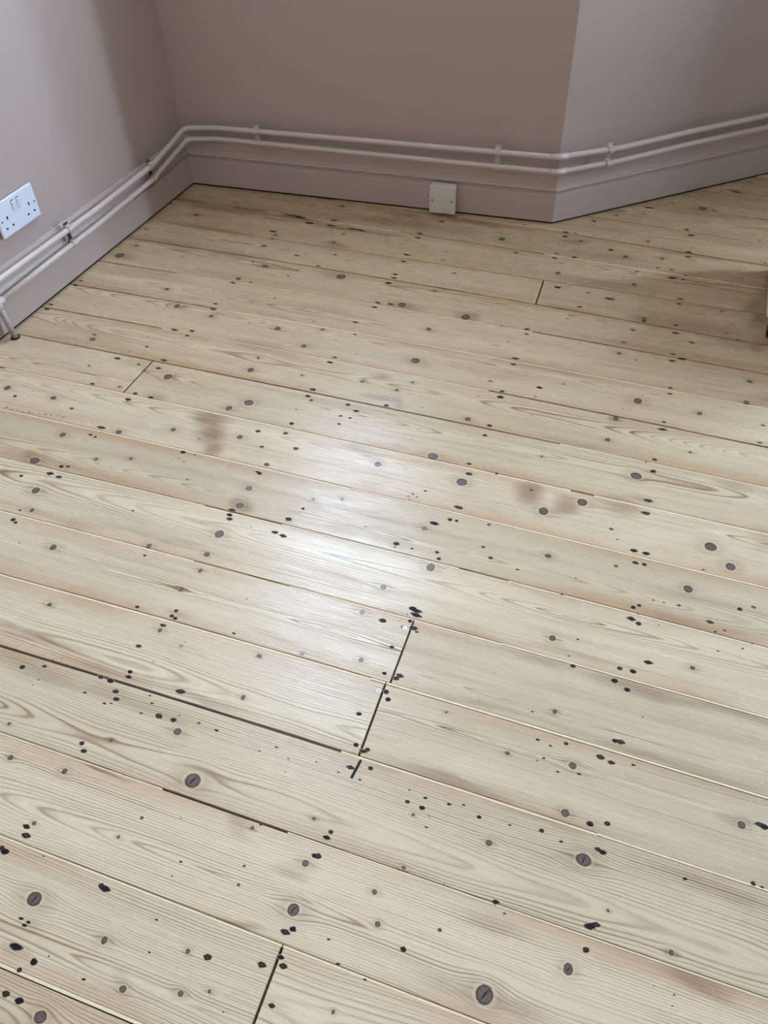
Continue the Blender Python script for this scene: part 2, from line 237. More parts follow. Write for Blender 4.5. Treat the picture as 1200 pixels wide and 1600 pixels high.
# ------------------------------------------------------------------ knot and stain node groups
def knot_group():
    g = bpy.data.node_groups.new('knot', 'ShaderNodeTree'); t = NT(g)
    it = g.interface
    for nm, ty in (('P', 'NodeSocketVector'), ('O', 'NodeSocketVector'), ('D', 'NodeSocketFloat'), ('H', 'NodeSocketFloat'),
                   ('Center', 'NodeSocketVector'), ('Inv', 'NodeSocketVector'), ('Flow', 'NodeSocketVector')):
        it.new_socket(nm, in_out='INPUT', socket_type=ty)
    for nm, ty in (('P', 'NodeSocketVector'), ('D', 'NodeSocketFloat'), ('H', 'NodeSocketFloat')):
        it.new_socket(nm, in_out='OUTPUT', socket_type=ty)
    i = t.new('NodeGroupInput').outputs; o = t.new('NodeGroupOutput').inputs
    q = t.v('SUBTRACT', i['O'], i['Center'])
    a = t.v('LENGTH', t.v('MULTIPLY', q, i['Inv']))
    D = t.m('MINIMUM', i['D'], a)
    b = t.v('MULTIPLY', q, i['Flow'])
    e = t.m('POWER', 2.718, t.m('MULTIPLY', t.v('DOT_PRODUCT', b, b), -1.0))
    py = t.sep(t.v('SUBTRACT', i['P'], i['Center']))[1]
    dy = t.m('MULTIPLY', t.m('MULTIPLY', py, e), -.88)
    P = t.v('ADD', i['P'], t.comb(0.0, dy, 0.0))
    H = t.m('MAXIMUM', i['H'], e)
    t.put(o['P'], P); t.put(o['D'], D); t.put(o['H'], H)
    return g

def stain_group():
    g = bpy.data.node_groups.new('stain', 'ShaderNodeTree'); t = NT(g)
    it = g.interface
    for nm, ty in (('O', 'NodeSocketVector'), ('S', 'NodeSocketFloat'), ('Center', 'NodeSocketVector'), ('Inv', 'NodeSocketVector'), ('Amount', 'NodeSocketFloat')):
        it.new_socket(nm, in_out='INPUT', socket_type=ty)
    it.new_socket('S', in_out='OUTPUT', socket_type='NodeSocketFloat')
    i = t.new('NodeGroupInput').outputs; o = t.new('NodeGroupOutput').inputs
    q = t.v('MULTIPLY', t.v('SUBTRACT', i['O'], i['Center']), i['Inv'])
    s = t.m('MULTIPLY', t.smooth(t.v('LENGTH', q), .15, 1.55, 1.0, 0.0), i['Amount'])
    t.put(o['S'], t.m('MAXIMUM', s, i['S']))
    return g
G_KNOT, G_STAIN = knot_group(), stain_group()

def board_mat(name, rnd, half, tone, knots=(), stains_shade=()):
    """pine board: growth rings cut flat, bent round every knot; knots are (x, y, r, big)"""
    m, t = new_mat(name)
    O = t.new('ShaderNodeTexCoord').outputs['Object']
    sd = rnd.uniform(-50, 50)
    O = t.v('MULTIPLY', O, (1.0, 1.0, 0.0))
    S0 = t.v('ADD', O, (sd, sd * .37, 0.0))
    wob = t.noise(t.v('MULTIPLY', S0, (1.1, 3.0, 1.0)), 1.7, 3)
    wob2 = t.noise(t.v('MULTIPLY', S0, (6.0, 30.0, 1.0)), 1.0, 2)
    x, y, _ = t.sep(O)
    yw = t.m('ADD', y, t.m('ADD', t.m('MULTIPLY', t.m('SUBTRACT', wob, .5), .022), t.m('MULTIPLY', t.m('SUBTRACT', wob2, .5), .003)))
    P = t.comb(x, yw, 0.0)
    jit = t.m('MULTIPLY', t.m('SUBTRACT', t.noise(S0, 260, 2), .5), .0022)
    jit2 = t.m('MULTIPLY', t.m('SUBTRACT', t.noise(t.v('ADD', S0, (9, 9, 0)), 260, 2), .5), .0022)
    Oj = t.v('ADD', O, t.comb(jit, jit2, 0.0))
    D = None; H = 0.0
    Dv = 99.0
    for (kx, ky, kr, big) in knots:
        g = t.new('ShaderNodeGroup', node_tree=G_KNOT)
        t.put(g.inputs['P'], P); t.put(g.inputs['O'], Oj); t.put(g.inputs['D'], Dv); t.put(g.inputs['H'], H)
        ax, ay = rnd.uniform(.85, 1.12), rnd.uniform(.85, 1.1)
        g.inputs['Center'].default_value = (kx, ky, 0)
        g.inputs['Inv'].default_value = (1 / (kr * ax), 1 / (kr * ay), 0)
        fl_ = rnd.uniform(2.6, 4.2)
        g.inputs['Flow'].default_value = (1 / (kr * fl_), 1 / (kr * 2.1), 0)
        P, Dv, H = g.outputs['P'], g.outputs['D'], g.outputs['H']
    px, py, _ = t.sep(P)
    # rings
    y0 = rnd.uniform(-.35, .35) * half * 2
    x0 = rnd.uniform(-1.2, 1.2); h0 = rnd.uniform(.004, .03); sl = rnd.choice((-1, 1)) * rnd.uniform(.012, .035)
    hn = t.noise(t.v('MULTIPLY', S0, (1.0, .2, 1.0)), .85, 3)
    h = t.m('ADD', t.m('ADD', h0, t.m('MULTIPLY', t.m('SUBTRACT', x, x0), sl)), t.m('MULTIPLY', t.m('SUBTRACT', hn, .5), .075))
    dy = t.m('SUBTRACT', py, y0)
    r = t.m('SQRT', t.m('ADD', t.m('MULTIPLY', dy, dy), t.m('MULTIPLY', h, h)))
    sp = rnd.uniform(.0028, .0042)
    ph = t.m('DIVIDE', r, sp)
    ph = t.m('ADD', ph, t.m('MULTIPLY', t.noise(r, 55, 2, dim='1D'), 2.6))
    ph = t.m('ADD', ph, sd)
    fr = t.m('FRACT', ph)
    line = t.ramp(fr, [(0.0, .70), (.08, .12), (.40, .04), (.70, .25), (.90, 1.0), (1.0, .70)])
    amp = t.smooth(t.noise(t.v('MULTIPLY', S0, (1.6, 14.0, 1.0)), 1.6, 3), .3, .75, .35, 1.0)
    rn = t.noise(t.m('FLOOR', ph), 3.1, 1, dim='1D')
    lineA = t.m('MULTIPLY', t.m('MULTIPLY', line, amp), t.smooth(rn, .2, .8, .45, 1.15))
    fib = t.noise(t.v('MULTIPLY', S0, (9.0, 420.0, 1.0)), 1.0, 3, .6)
    tn = lambda c, k=1.0: srgb(*[min(255, v * k) for v in c])
    base = t.mix(t.noise(t.v('MULTIPLY', S0, (.45, 12.0, 1.0)), 1.3, 4), tn(tone, .955), tn(tone, 1.035))
    base = t.mix(t.m('MULTIPLY', t.smooth(fib, .35, .72), .34), base, tn(tone, .86))
    base = t.mix(t.m('MULTIPLY', lineA, GRAIN), base, srgb(tone[0] * .62, tone[1] * .52, tone[2] * .40))
    # tan edges and patches
    edge = t.smooth(t.m('DIVIDE', t.m('ABSOLUTE', y), half), .45, 1.0)
    em = t.m('MULTIPLY', edge, t.smooth(t.noise(t.v('MULTIPLY', S0, (1.2, 2.5, 1.0)), 1.3, 3), .38, .70, 0.0, .8))
    Sv = 0.0
    wv = t.v('ADD', O, t.comb(t.m('MULTIPLY', t.m('SUBTRACT', wob, .5), .16), t.m('MULTIPLY', t.m('SUBTRACT', wob2, .5), .045), 0.0))
    for (cx, cy, a, b, am) in stains_shade:
        g = t.new('ShaderNodeGroup', node_tree=G_STAIN)
        t.put(g.inputs['O'], wv); t.put(g.inputs['S'], Sv)
        g.inputs['Center'].default_value = (cx, cy, 0); g.inputs['Inv'].default_value = (1 / a, 1 / b, 0)
        g.inputs['Amount'].default_value = am; Sv = g.outputs['S']
    base = t.mix(t.m('MULTIPLY', em, EDGE_NEAR if tone[2] > 150 else EDGE_FAR), base, srgb(*TANC), 'MIX')
    base = t.mix(t.m('MULTIPLY', Sv, 1.0), base, t.mix(1.0, base, srgb(164, 138, 116), 'MULTIPLY'))
    if knots:
        base = t.mix(t.smooth(H, .10, .9, 0, .30), base, t.mix(.5, srgb(150, 118, 88), base, 'MULTIPLY'))
        pale = t.m('MULTIPLY', t.smooth(Dv, 1.05, 1.15), t.smooth(Dv, 1.25, 1.6, 1, 0))
        base = t.mix(t.m('MULTIPLY', pale, .28), base, tn(tone, 1.02))
        kr_ = t.m('ADD', .5, t.m('MULTIPLY', t.m('SINE', t.m('MULTIPLY', Dv, 21.0)), .5))
        kc = t.mix(kr_, srgb(92, 78, 68), srgb(118, 101, 88))
        kc = t.mix(t.smooth(Dv, .70, .92), kc, srgb(62, 48, 40))
        kc = t.mix(t.smooth(t.noise(S0, 420, 2), .45, .7, 0, .5), kc, srgb(70, 58, 52))
        base = t.mix(t.smooth(Dv, .92, 1.10, 1, 0), base, kc)
    t.put(t.b.inputs['Base Color'], base)
    rg = t.smooth(t.noise(t.v('MULTIPLY', S0, (6.0, 20.0, 1.0)), 1.5, 3), .3, .7, ROUGH - .05, ROUGH + .06)
    t.put(t.b.inputs['Roughness'], rg)
    t.b.inputs['Specular IOR Level'].default_value = SPEC
    bn = t.new('ShaderNodeBump'); bn.inputs['Strength'].default_value = BUMP; bn.inputs['Distance'].default_value = .0006
    hh = t.m('ADD', t.m('MULTIPLY', lineA, -1.0), t.m('MULTIPLY', fib, 1.3))
    hh = t.m('ADD', hh, t.m('MULTIPLY', t.noise(t.v('MULTIPLY', S0, (30.0, 60.0, 1.0)), 1.0, 2), 1.2))
    t.put(bn.inputs['Height'], hh); t.put(t.b.inputs['Normal'], bn.outputs[0])
    return m

def mark_mat(name, c0, c1, c2, tone):
    """attribute t runs from 0 at the mark's middle to 1 at its feathered rim"""
    m, t = new_mat(name)
    a = t.new('ShaderNodeAttribute', attribute_name='rim').outputs['Fac']
    O = t.new('ShaderNodeTexCoord').outputs['Object']
    n = t.noise(O, 700, 3)
    f = t.m('ADD', a, t.m('MULTIPLY', t.m('SUBTRACT', n, .5), .45))
    col = t.mix(t.smooth(f, .25, .50), srgb(*c1), srgb(*c0))
    col = t.mix(t.smooth(f, .66, .80), col, srgb(*c2))
    col = t.mix(t.smooth(f, .78, 1.05), col, srgb(*tone))
    t.put(t.b.inputs['Base Color'], col); t.b.inputs['Roughness'].default_value = .6; t.b.inputs['Specular IOR Level'].default_value = .25
    return m

# ------------------------------------------------------------------ plan of the room
P0 = Vector((-1.8365, -2.4857)); P1 = Vector((-1.525, 2.32625)); P2 = Vector((-.3125, 2.3975))
P3 = Vector((.3145, 2.9408)); P4 = Vector((2.45, 2.99)); P5 = Vector((2.95, 2.45)); P6 = Vector((3.40, 2.48)); P7 = Vector((3.40, -2.4857))
PLAN = [P0, P1, P2, P3, P4, P5, P6, P7]
NAMES = ['left', 'back', 'bay_left', 'bay_front', 'bay_right', 'back_right', 'right', 'rear']
def offset_plan(d):
    """plan moved out of the room by d (closed polygon, room on the right of each run)"""
    n = len(PLAN); out = []
    for i in range(n):
        a, p, b = PLAN[i - 1], PLAN[i], PLAN[(i + 1) % n]
        u = (p - a).normalized(); v = (b - p).normalized()
        nu = Vector((-u.y, u.x)); nv = Vector((-v.y, v.x))
        k = (nu + nv); k = k / k.dot(nu)
        out.append(p + k * d)
    return out
H_CEIL = 3.00; SK = .018; WT = .11
inner, outer = offset_plan(SK), offset_plan(SK + WT)

def wall(idx, holes=()):
    a, b = inner[idx], inner[(idx + 1) % 8]; ao, bo = outer[idx], outer[(idx + 1) % 8]
    Ln = (b - a).length
    def pt(s, z, o):
        k = s / Ln
        q = (ao.lerp(bo, k) if o else a.lerp(b, k)); return (q.x, q.y, z)
    ss = sorted({0, Ln} | {h[0] for h in holes} | {h[1] for h in holes}); zz = sorted({-.02, H_CEIL} | {h[2] for h in holes} | {h[3] for h in holes})
    bm = bmesh.new()
    solid = lambda i, j: 0 <= i < len(ss) - 1 and 0 <= j < len(zz) - 1 and not any(h[0] <= (ss[i] + ss[i + 1]) / 2 <= h[1] and h[2] <= (zz[j] + zz[j + 1]) / 2 <= h[3] for h in holes)
    V = {}
    def vv(i, j, o):
        if (i, j, o) not in V: V[(i, j, o)] = bm.verts.new(pt(ss[i], zz[j], o))
        return V[(i, j, o)]
    for i in range(len(ss) - 1):
        for j in range(len(zz) - 1):
            if not solid(i, j): continue
            for o in (0, 1): bm.faces.new([vv(i, j, o), vv(i + 1, j, o), vv(i + 1, j + 1, o), vv(i, j + 1, o)])
            for (di, dj, e) in ((-1, 0, ((i, j), (i, j + 1))), (1, 0, ((i + 1, j), (i + 1, j + 1))), (0, -1, ((i, j), (i + 1, j))), (0, 1, ((i, j + 1), (i + 1, j + 1)))):
                if not solid(i + di, j + dj):
                    bm.faces.new([vv(*e[0], 0), vv(*e[1], 0), vv(*e[1], 1), vv(*e[0], 1)])
    return link('wall_' + NAMES[idx], bm_mesh('wall', bm), M_WALL, kind='structure')

def plan_frame(idx, s, off):
    """matrix with x along wall idx, y out of the room, z up, at distance s along the skirting line and off beyond it"""
    a, b = PLAN[idx], PLAN[(idx + 1) % 8]; u = (b - a).normalized(); n = Vector((-u.y, u.x))
    o = a + u * s + n * off
    return Matrix(((u.x, n.x, 0, o.x), (u.y, n.y, 0, o.y), (0, 0, 1, 0), (0, 0, 0, 1)))

HOLES = {1: [(.16, .70, 1.25, 2.80)], 3: [(.45, .93, .85, 2.50), (1.30, 2.05, .42, 2.10)]}
for i in range(8): wall(i, HOLES.get(i, ()))
w_ = 1
for i, hs in HOLES.items():
    for (s0, s1, z0, z1) in hs:
        M = plan_frame(i, 0, SK + .06)
        root = link('window_%d' % w_, None, kind='structure'); root.matrix_world = M @ Matrix.Translation(((s0 + s1) / 2, 0, z0)); w_ += 1
        hw, hh = (s1 - s0) / 2, z1 - z0
        bm = bmesh.new()
        for lo, hi in (((-hw, 0, 0), (-hw + .035, .04, hh)), ((hw - .035, 0, 0), (hw, .04, hh)), ((-hw, 0, hh - .04), (hw, .04, hh)), ((-hw, 0, 0), (hw, .04, .05))):
            add_box(bm, lo, hi, bevel=.003)
        link('window_frame', bm_mesh('window_frame', bm), M_FRAME, root)
        link('meeting_rail', box_mesh('meeting_rail', (-hw + .035, -.01, hh * .5 - .018), (hw - .035, .03, hh * .5 + .018), .003), M_FRAME, root)
        link('window_sill', box_mesh('window_sill', (-hw - .04, -.09, -.03), (hw + .04, .02, 0), .005), M_FRAME, root)
poly = [(p.x, p.y) for p in outer]
me = mesh('ceiling', [(x, y, H_CEIL) for x, y in poly] + [(x, y, H_CEIL + .1) for x, y in poly],
          [tuple(range(8)), tuple(range(15, 7, -1))] + [(i, i + 8, (i + 1) % 8 + 8, (i + 1) % 8) for i in range(8)])
link('ceiling', me, M_CEIL, kind='structure')

# ------------------------------------------------------------------ skirting
PROF = [(0.0, .0060), (0.0, .0865), (.0008, .0890), (.0060, .0905), (.0068, .0925), (.0068, .0985), (.0015, .1000), (-.0005, .1035), (-.0005, .1070), (.0010, .1095),
        (.0062, .1115), (.0072, .1140), (.0080, .1180), (.0082, .1400), (.0100, .1480), (.0130, .1525), (.0140, .1560), (.0180, .1570), (.0180, .0060)]
offs = {d: offset_plan(d) for d in {p[0] for p in PROF}}
for i in range(7):
    vs_ = []
    for e in (i, i + 1):
        for d, z in PROF: q = offs[d][e % 8]; vs_.append((q.x, q.y, z))
    n = len(PROF)
    fs = [(k, k + 1, n + k + 1, n + k) for k in range(n - 1)] + [(n - 1, 0, n, 2 * n - 1), tuple(range(n))[::-1], tuple(range(n, 2 * n))]
    bb = link('baseboard_' + NAMES[i], mesh('baseboard', vs_, fs), M_SKIRT, kind='structure')
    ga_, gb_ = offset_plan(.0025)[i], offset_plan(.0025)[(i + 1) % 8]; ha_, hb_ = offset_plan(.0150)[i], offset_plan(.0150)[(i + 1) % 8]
    link('gap_shade', mesh('gap_shade', [(q.x, q.y, z) for z in (-.001, .0062) for q in (ga_, gb_, hb_, ha_)],
         [(0, 1, 2, 3), (7, 6, 5, 4), (0, 4, 5, 1), (1, 5, 6, 2), (2, 6, 7, 3), (3, 7, 4, 0)]), M_DARK, bb)  # dark strip that paints in the shadow line under the skirting

# ------------------------------------------------------------------ floor boards
sub = mesh('subfloor', [(x, y, -.024) for x, y in poly] + [(x, y, -.06) for x, y in poly],
           [tuple(range(8))[::-1], tuple(range(8, 16))] + [(i, (i + 1) % 8, (i + 1) % 8 + 8, i + 8) for i in range(8)])
floor = link('floor', sub, M_SUB, kind='structure')
def seam_y(c, x):
    x = min(max(x, c[3]), c[4]); return c[0] + c[1] * x + c[2] * x * x
letters = sorted(SEAMS)
rows = [SEAMS[k] for k in letters]
KN = [tuple(float(v) for v in q.split(',')) for q in KNOTS.split()]
KN = [(a / 1000, b / 1000, c / 1000, d) for a, b, c, d in KN]
NL = [tuple(float(v) / 1000 for v in q.split(',')) for q in NAILS.split()]
ST = [tuple(float(v) for v in q.split(',')) for q in STAINS_SHADE.split()]
ST = [(a / 1000, b / 1000, c / 1000, d / 1000, e) for a, b, c, d, e in ST]
XL, XR = -1.60, 3.40
# half gap at every seam (metres) and whether a pale tongue shows in it
GAPS = {'A': .0062, 'B': .0044, 'C': .0036, 'D': .0044, 'E': .0050, 'F': .0042, 'G': .0042, 'H': .0044, 'I': .0044, 'J': .0034, 'K': .0034,
        'L': .0038, 'M': .0034, 'N': .0036, 'O': .0034, 'P': .0036, 'Q': .0036, 'R': .0038, 'S': .0034, 'T': .0034}
# butt joints: row below seam -> (x on the near seam, x on the far seam, gap)
JOINTS = {0: (-.270, -.2725, .0042), 3: (-.2700, -.2725, .0038), 4: (-.2650, -.2662, .0034), 8: (-1.154, -1.150, .0045), 13: (-.2690, -.2725, .0036)}
random.seed(11)
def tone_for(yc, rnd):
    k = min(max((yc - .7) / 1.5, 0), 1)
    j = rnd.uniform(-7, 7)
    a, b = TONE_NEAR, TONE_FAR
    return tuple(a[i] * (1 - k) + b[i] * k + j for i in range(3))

def make_board(xa, xb, ylo, yhi, name_rnd, ga, gb, gx0, gx1, kn=(), stn=(), vis=True, slot=None):
    """xa/xb: (x at near seam, x at far seam) of each end"""
    xc = (xa[0] + xb[0]) / 2; yc = (ylo(xc) + yhi(xc)) / 2; half = (yhi(xc) - ylo(xc)) / 2
    zt = name_rnd.uniform(-.0004, .0004)
    N = 18 if vis else 2
    bm = bmesh.new(); top = []; bot = []
    lo = []; hi = []
    for i in range(N + 1):
        k = i / N
        x_l = (xa[0] + gx0) * (1 - k) + (xb[0] - gx1) * k; x_h = (xa[1] + gx0) * (1 - k) + (xb[1] - gx1) * k
        lo.append((x_l, ylo(x_l) + ga)); hi.append((x_h, yhi(x_h) - gb))
    bev = .0009
    def row(pts, z, inx, iny):
        return [bm.verts.new((p[0] - xc + (inx if j == 0 else -inx if j == N else 0), p[1] - yc + iny, z)) for j, p in enumerate(pts)]
    tl, th = row(lo, zt, bev, bev), row(hi, zt, bev, -bev)
    ml, mh = row(lo, zt - bev, 0, 0), row(hi, zt - bev, 0, 0)
    bl, bh = row(lo, -.022, 0, 0), row(hi, -.022, 0, 0)
    for i in range(N):
        bm.faces.new((tl[i], tl[i + 1], th[i + 1], th[i]))
        bm.faces.new((ml[i], ml[i + 1], tl[i + 1], tl[i])); bm.faces.new((th[i], th[i + 1], mh[i + 1], mh[i]))
        bm.faces.new((bl[i], bl[i + 1], ml[i + 1], ml[i])); bm.faces.new((mh[i], mh[i + 1], bh[i + 1], bh[i]))
        bm.faces.new((bl[i], bh[i], bh[i + 1], bl[i + 1]))
    for e, r_ in ((0, 1), (N, 0)):
        for a, b, c, d in ((tl, th, mh, ml), (ml, mh, bh, bl)):
            bm.faces.new((a[e], b[e], c[e], d[e]))
    me = bm_mesh('floorboard', bm)
    o = link('floorboard', me, None, floor, loc=(xc, yc, 0))
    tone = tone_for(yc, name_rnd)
    if vis or kn:
        big = sorted(kn, key=lambda q: -q[2])[:11]
        ks = [(a - xc, b - yc, c, d) for a, b, c, d in big]
        st = [(a - xc, b - yc, c, d, e) for a, b, c, d, e in stn]
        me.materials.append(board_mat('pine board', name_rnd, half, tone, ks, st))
    else:
        me.materials.append(GENERIC[name_rnd.randrange(3)])
    return o, xc, yc, zt, tone, half

GENERIC = [board_mat('pine board out of view', random.Random(s), .07, TONE_NEAR, [(.3 * s - .5, .02, .008, 0), (-.9, -.03, .007, 0), (1.1, .01, .009, 0)]) for s in (1, 2, 3)]

def mark_mesh(name, rnd, rx, ry, rag=.25, n=14, bulge=.0003, point=0.0):
    """a ragged filled patch lying in the board's face, 3 rings deep, rim attribute 0..1"""
    vs_ = [(0, 0, bulge)]; rim = [0.0]
    ang = [2 * math.pi * i / n for i in range(n)]
    rr = [1 + rnd.uniform(-rag, rag) for _ in ang]
    for k in (.45, .8, 1.0):
        for a, q in zip(ang, rr):
            st = 1 + point * abs(math.cos(a)) ** 6
            vs_.append((rx * q * k * st * math.cos(a), ry * q * k * math.sin(a), bulge * (1 - k * k) + .00006)); rim.append(k)
    fs = [(0, 1 + i, 1 + (i + 1) % n) for i in range(n)]
    for r_ in (0, 1):
        for i in range(n):
            a = 1 + r_ * n; b = a + n
            fs.append((a + i, b + i, b + (i + 1) % n, a + (i + 1) % n))
    me = mesh(name, vs_, fs, True)
    at = me.attributes.new('rim', 'FLOAT', 'POINT')
    for i, v in enumerate(rim): at.data[i].value = v
    return me

def add_marks(bo, xc, yc, zt, tone, kn, nl, rnd):
    mt = mark_mat('nail stain', (26, 22, 20), (62, 58, 54), (96, 74, 56), tone)
    md = mark_mat('black hole stain', (20, 17, 16), (16, 14, 14), (70, 52, 40), tone)
    mk = mark_mat('small knot', (74, 54, 42), (118, 94, 78), (120, 90, 66), tone)
    for (x, y, r) in nl:
        big = r > .0038
        if x < XL or x > XR: continue
        far = y > 1.45
        if big:
            rx = r * (.92 if not far else 1.1); ry = min(r * .72, .0046) if not far else min(r * .62, .0052)
            me = mark_mesh('nail_hole', rnd, rx * 1.12, ry * 1.18, rnd.choice((.06, .10, .18)), 20, .0003, rnd.choice((0, .1, .35, .6)))
        else:
            me = mark_mesh('nail_hole', rnd, r * 1.0, r * .62, .15, 10, .0002, .4)
        o = link('nail_hole', me, mt if big and rnd.random() < .65 else md, bo, loc=(x - xc, y - yc, zt)); o.rotation_euler = (0, 0, rnd.uniform(-.12, .12))
    for (x, y, r, c) in kn:
        link('small_knot', mark_mesh('small_knot', rnd, r * 1.25, r * 1.05, .1, 12, .0001, .1), mk, bo, loc=(x - xc, y - yc, zt))

def crack(bo, x, y, z, r, rnd):
    pts = []
    a = rnd.uniform(1.1, 1.4); L_ = r * .75
    n = 6
    vs_ = []; 
    for i in range(n + 1):
        s = -1 + 2 * i / n; w = (.00022 + .0009 * (1 - s * s)) * (r / .011); wx = rnd.uniform(-.0006, .0006)
        px_, py_ = math.cos(a) * L_ * s + wx, math.sin(a) * L_ * s
        vs_ += [(px_ - w * math.sin(a), py_ + w * math.cos(a), .00012), (px_ + w * math.sin(a), py_ - w * math.cos(a), .00012)]
    fs = [(2 * i, 2 * i + 1, 2 * i + 3, 2 * i + 2) for i in range(n)]
    link('knot_crack', mesh('knot_crack', vs_, fs), M_HOLE, bo, loc=(x, y, z))

R_ = len(rows)
BOARDS = []
def in_row(ri, x, y): return seam_y(rows[ri], x) <= y < seam_y(rows[ri + 1], x)
for ri in range(-1, R_):
    rnd = random.Random(100 + ri)
    if ri == -1:
        f_lo = lambda x: seam_y(rows[0], x) - .147; f_hi = lambda x: seam_y(rows[0], x)
        member = lambda x, y: y < seam_y(rows[0], x); ga, gb = .0012, GAPS['A'] / 2
    elif ri == R_ - 1:
        f_lo = lambda x: seam_y(rows[-1], x); f_hi = lambda x: seam_y(rows[-1], x) + .146
        member = lambda x, y: y >= seam_y(rows[-1], x); ga, gb = GAPS['T'] / 2, .0012
    else:
        f_lo = lambda x, ri=ri: seam_y(rows[ri], x); f_hi = lambda x, ri=ri: seam_y(rows[ri + 1], x)
        member = lambda x, y, ri=ri: in_row(ri, x, y); ga, gb = GAPS[letters[ri]] / 2, GAPS[letters[ri + 1]] / 2
    kn = [k for k in KN if member(k[0], k[1])]; nl = [k for k in NL if member(k[0], k[1])]; stn = [s for s in ST if f_lo(s[0]) - s[3] * .7 < s[1] < f_hi(s[0]) + s[3] * .7]
    xe = 1.0 + rnd.uniform(-.1, .5)
    spans = [((XL, XL), (xe, xe), .001, .001)]
    j = JOINTS.get(ri)
    if j: spans = [((XL, XL), (j[0], j[1]), .001, j[2] / 2), ((j[0], j[1]), (xe, xe), j[2] / 2, .001)]
    if f_hi(0) > 2.9: spans = [((-.1, -.1), (xe, xe), .001, .001)]
    for (xa, xb, g0, g1) in spans:
        inx = lambda x: (xa[0] + xa[1]) / 2 <= x < (xb[0] + xb[1]) / 2
        k_ = sorted([k for k in kn if inx(k[0])], key=lambda q: -q[2]); n_ = [k for k in nl if inx(k[0])]
        s_ = [s for s in stn if xa[0] - s[2] * .5 < s[0] < xb[0] + s[2] * .5]
        s_ = sorted(s_, key=lambda s: -s[4] * s[3])[:9]
        bo, xc, yc, zt, tone, half = make_board(xa, xb, f_lo, f_hi, rnd, ga, gb, g0, g1, k_[:11], s_)
        add_marks(bo, xc, yc, zt, tone, k_[11:], n_, rnd)
        for k in k_:
            if k[3]: crack(bo, k[0] - xc, k[1] - yc, zt, k[2], rnd)
        BOARDS.append((bo, xc, yc, xa, xb, ri, zt))
    o_ = make_board((xe, xe), (XR, XR), f_lo, f_hi, rnd, ga, gb, .001, .001, vis=False)
# the same boards go on towards the camera's feet and behind it
yb = seam_y(rows[0], -.5) - .147
ye = seam_y(rows[-1], .3) + .146
make_board((.1, .1), (XR, XR), lambda x: seam_y(rows[-1], x) + .146, lambda x: ye + .14, random.Random(77), .001, .001, .001, .001, vis=False)
for i in range(17):
    rnd = random.Random(900 + i)
    lo_ = lambda x, v=yb - .147: v; hi_ = (lambda x, v=yb: v) if i else (lambda x: seam_y(rows[0], x) - .147)
    xs = rnd.uniform(-.4, 1.6)
    for a, b in ((-1.80, xs), (xs, XR)): make_board((a, a), (b, b), lo_, hi_, rnd, .001, .001, .001, .001, vis=False)
    yb -= .147

# pale tongues and dark filler seen in the gaps, each one a piece of the board on its near side
def strip(bo, xc, yc, c, x0, x1, w0, w1, z0, z1, mat, name):
    """a bar lying along seam c between x0 and x1; w0, w1 are its near and far edges beyond the seam line"""
    n = max(2, int((x1 - x0) / .15)); vs_ = []
    for i in range(n + 1):
        x = x0 + (x1 - x0) * i / n; y = seam_y(c, x)
        for w, z in ((w0, z0), (w0, z1), (w1, z1), (w1, z0)): vs_.append((x - xc, y + w - yc, z))
    fs = [(4 * i + k, 4 * i + 4 + k, 4 * i + 4 + (k + 1) % 4, 4 * i + (k + 1) % 4) for i in range(n) for k in range(4)]
    fs += [(0, 1, 2, 3), tuple(4 * n + k for k in (3, 2, 1, 0))]
    link(name, mesh(name, vs_, fs), mat, bo)
TONGUE = {  # seam -> list of (x0, x1, kind): t tongue with slit on its far side, u slit on its near side, d dark filler
    'A': [(-1.5, .9, 'u')], 'B': [(-1.5, .9, 't')], 'C': [(-1.5, -.55, 't'), (-.55, -.40, 'd'), (-.33, .9, 't')],
    'D': [(-1.5, -.50, 'd'), (-.50, -.30, 'b'), (-.30, .12, 't'), (.12, .9, 'u')], 'E': [(-1.5, -.3, 't'), (-.3, .9, 'u')],
    'F': [(-1.5, -.73, 't'), (-.73, -.52, 'n'), (-.52, -.1, 't'), (-.1, .9, 'u')], 'G': [(-1.5, -.78, 't'), (-.78, -.6, 'n'), (-.6, -.22, 't'), (-.22, -.12, 'n'), (-.12, .9, 't')],
    'H': [(-1.45, -.5, 't'), (-.5, .9, 'u')], 'I': [(-1.5, -.05, 't'), (0.0, .9, 't')], 'J': [(-1.0, -.2, 'd'), (-.1, .9, 't')],
    'K': [(-1.2, -.3, 't'), (-.3, .9, 'd')], 'L': [(-1.1, .9, 't')], 'M': [(-1.3, -.25, 't')], 'N': [(-1.5, -.7, 'd')],
    'O': [(-1.5, .9, 'b')], 'P': [(-1.2, -.75, 't'), (-.3, .9, 't')], 'Q': [(-.2, .9, 'b')], 'R': [], 'S': [(-.1, .9, 'b')], 'T': []}
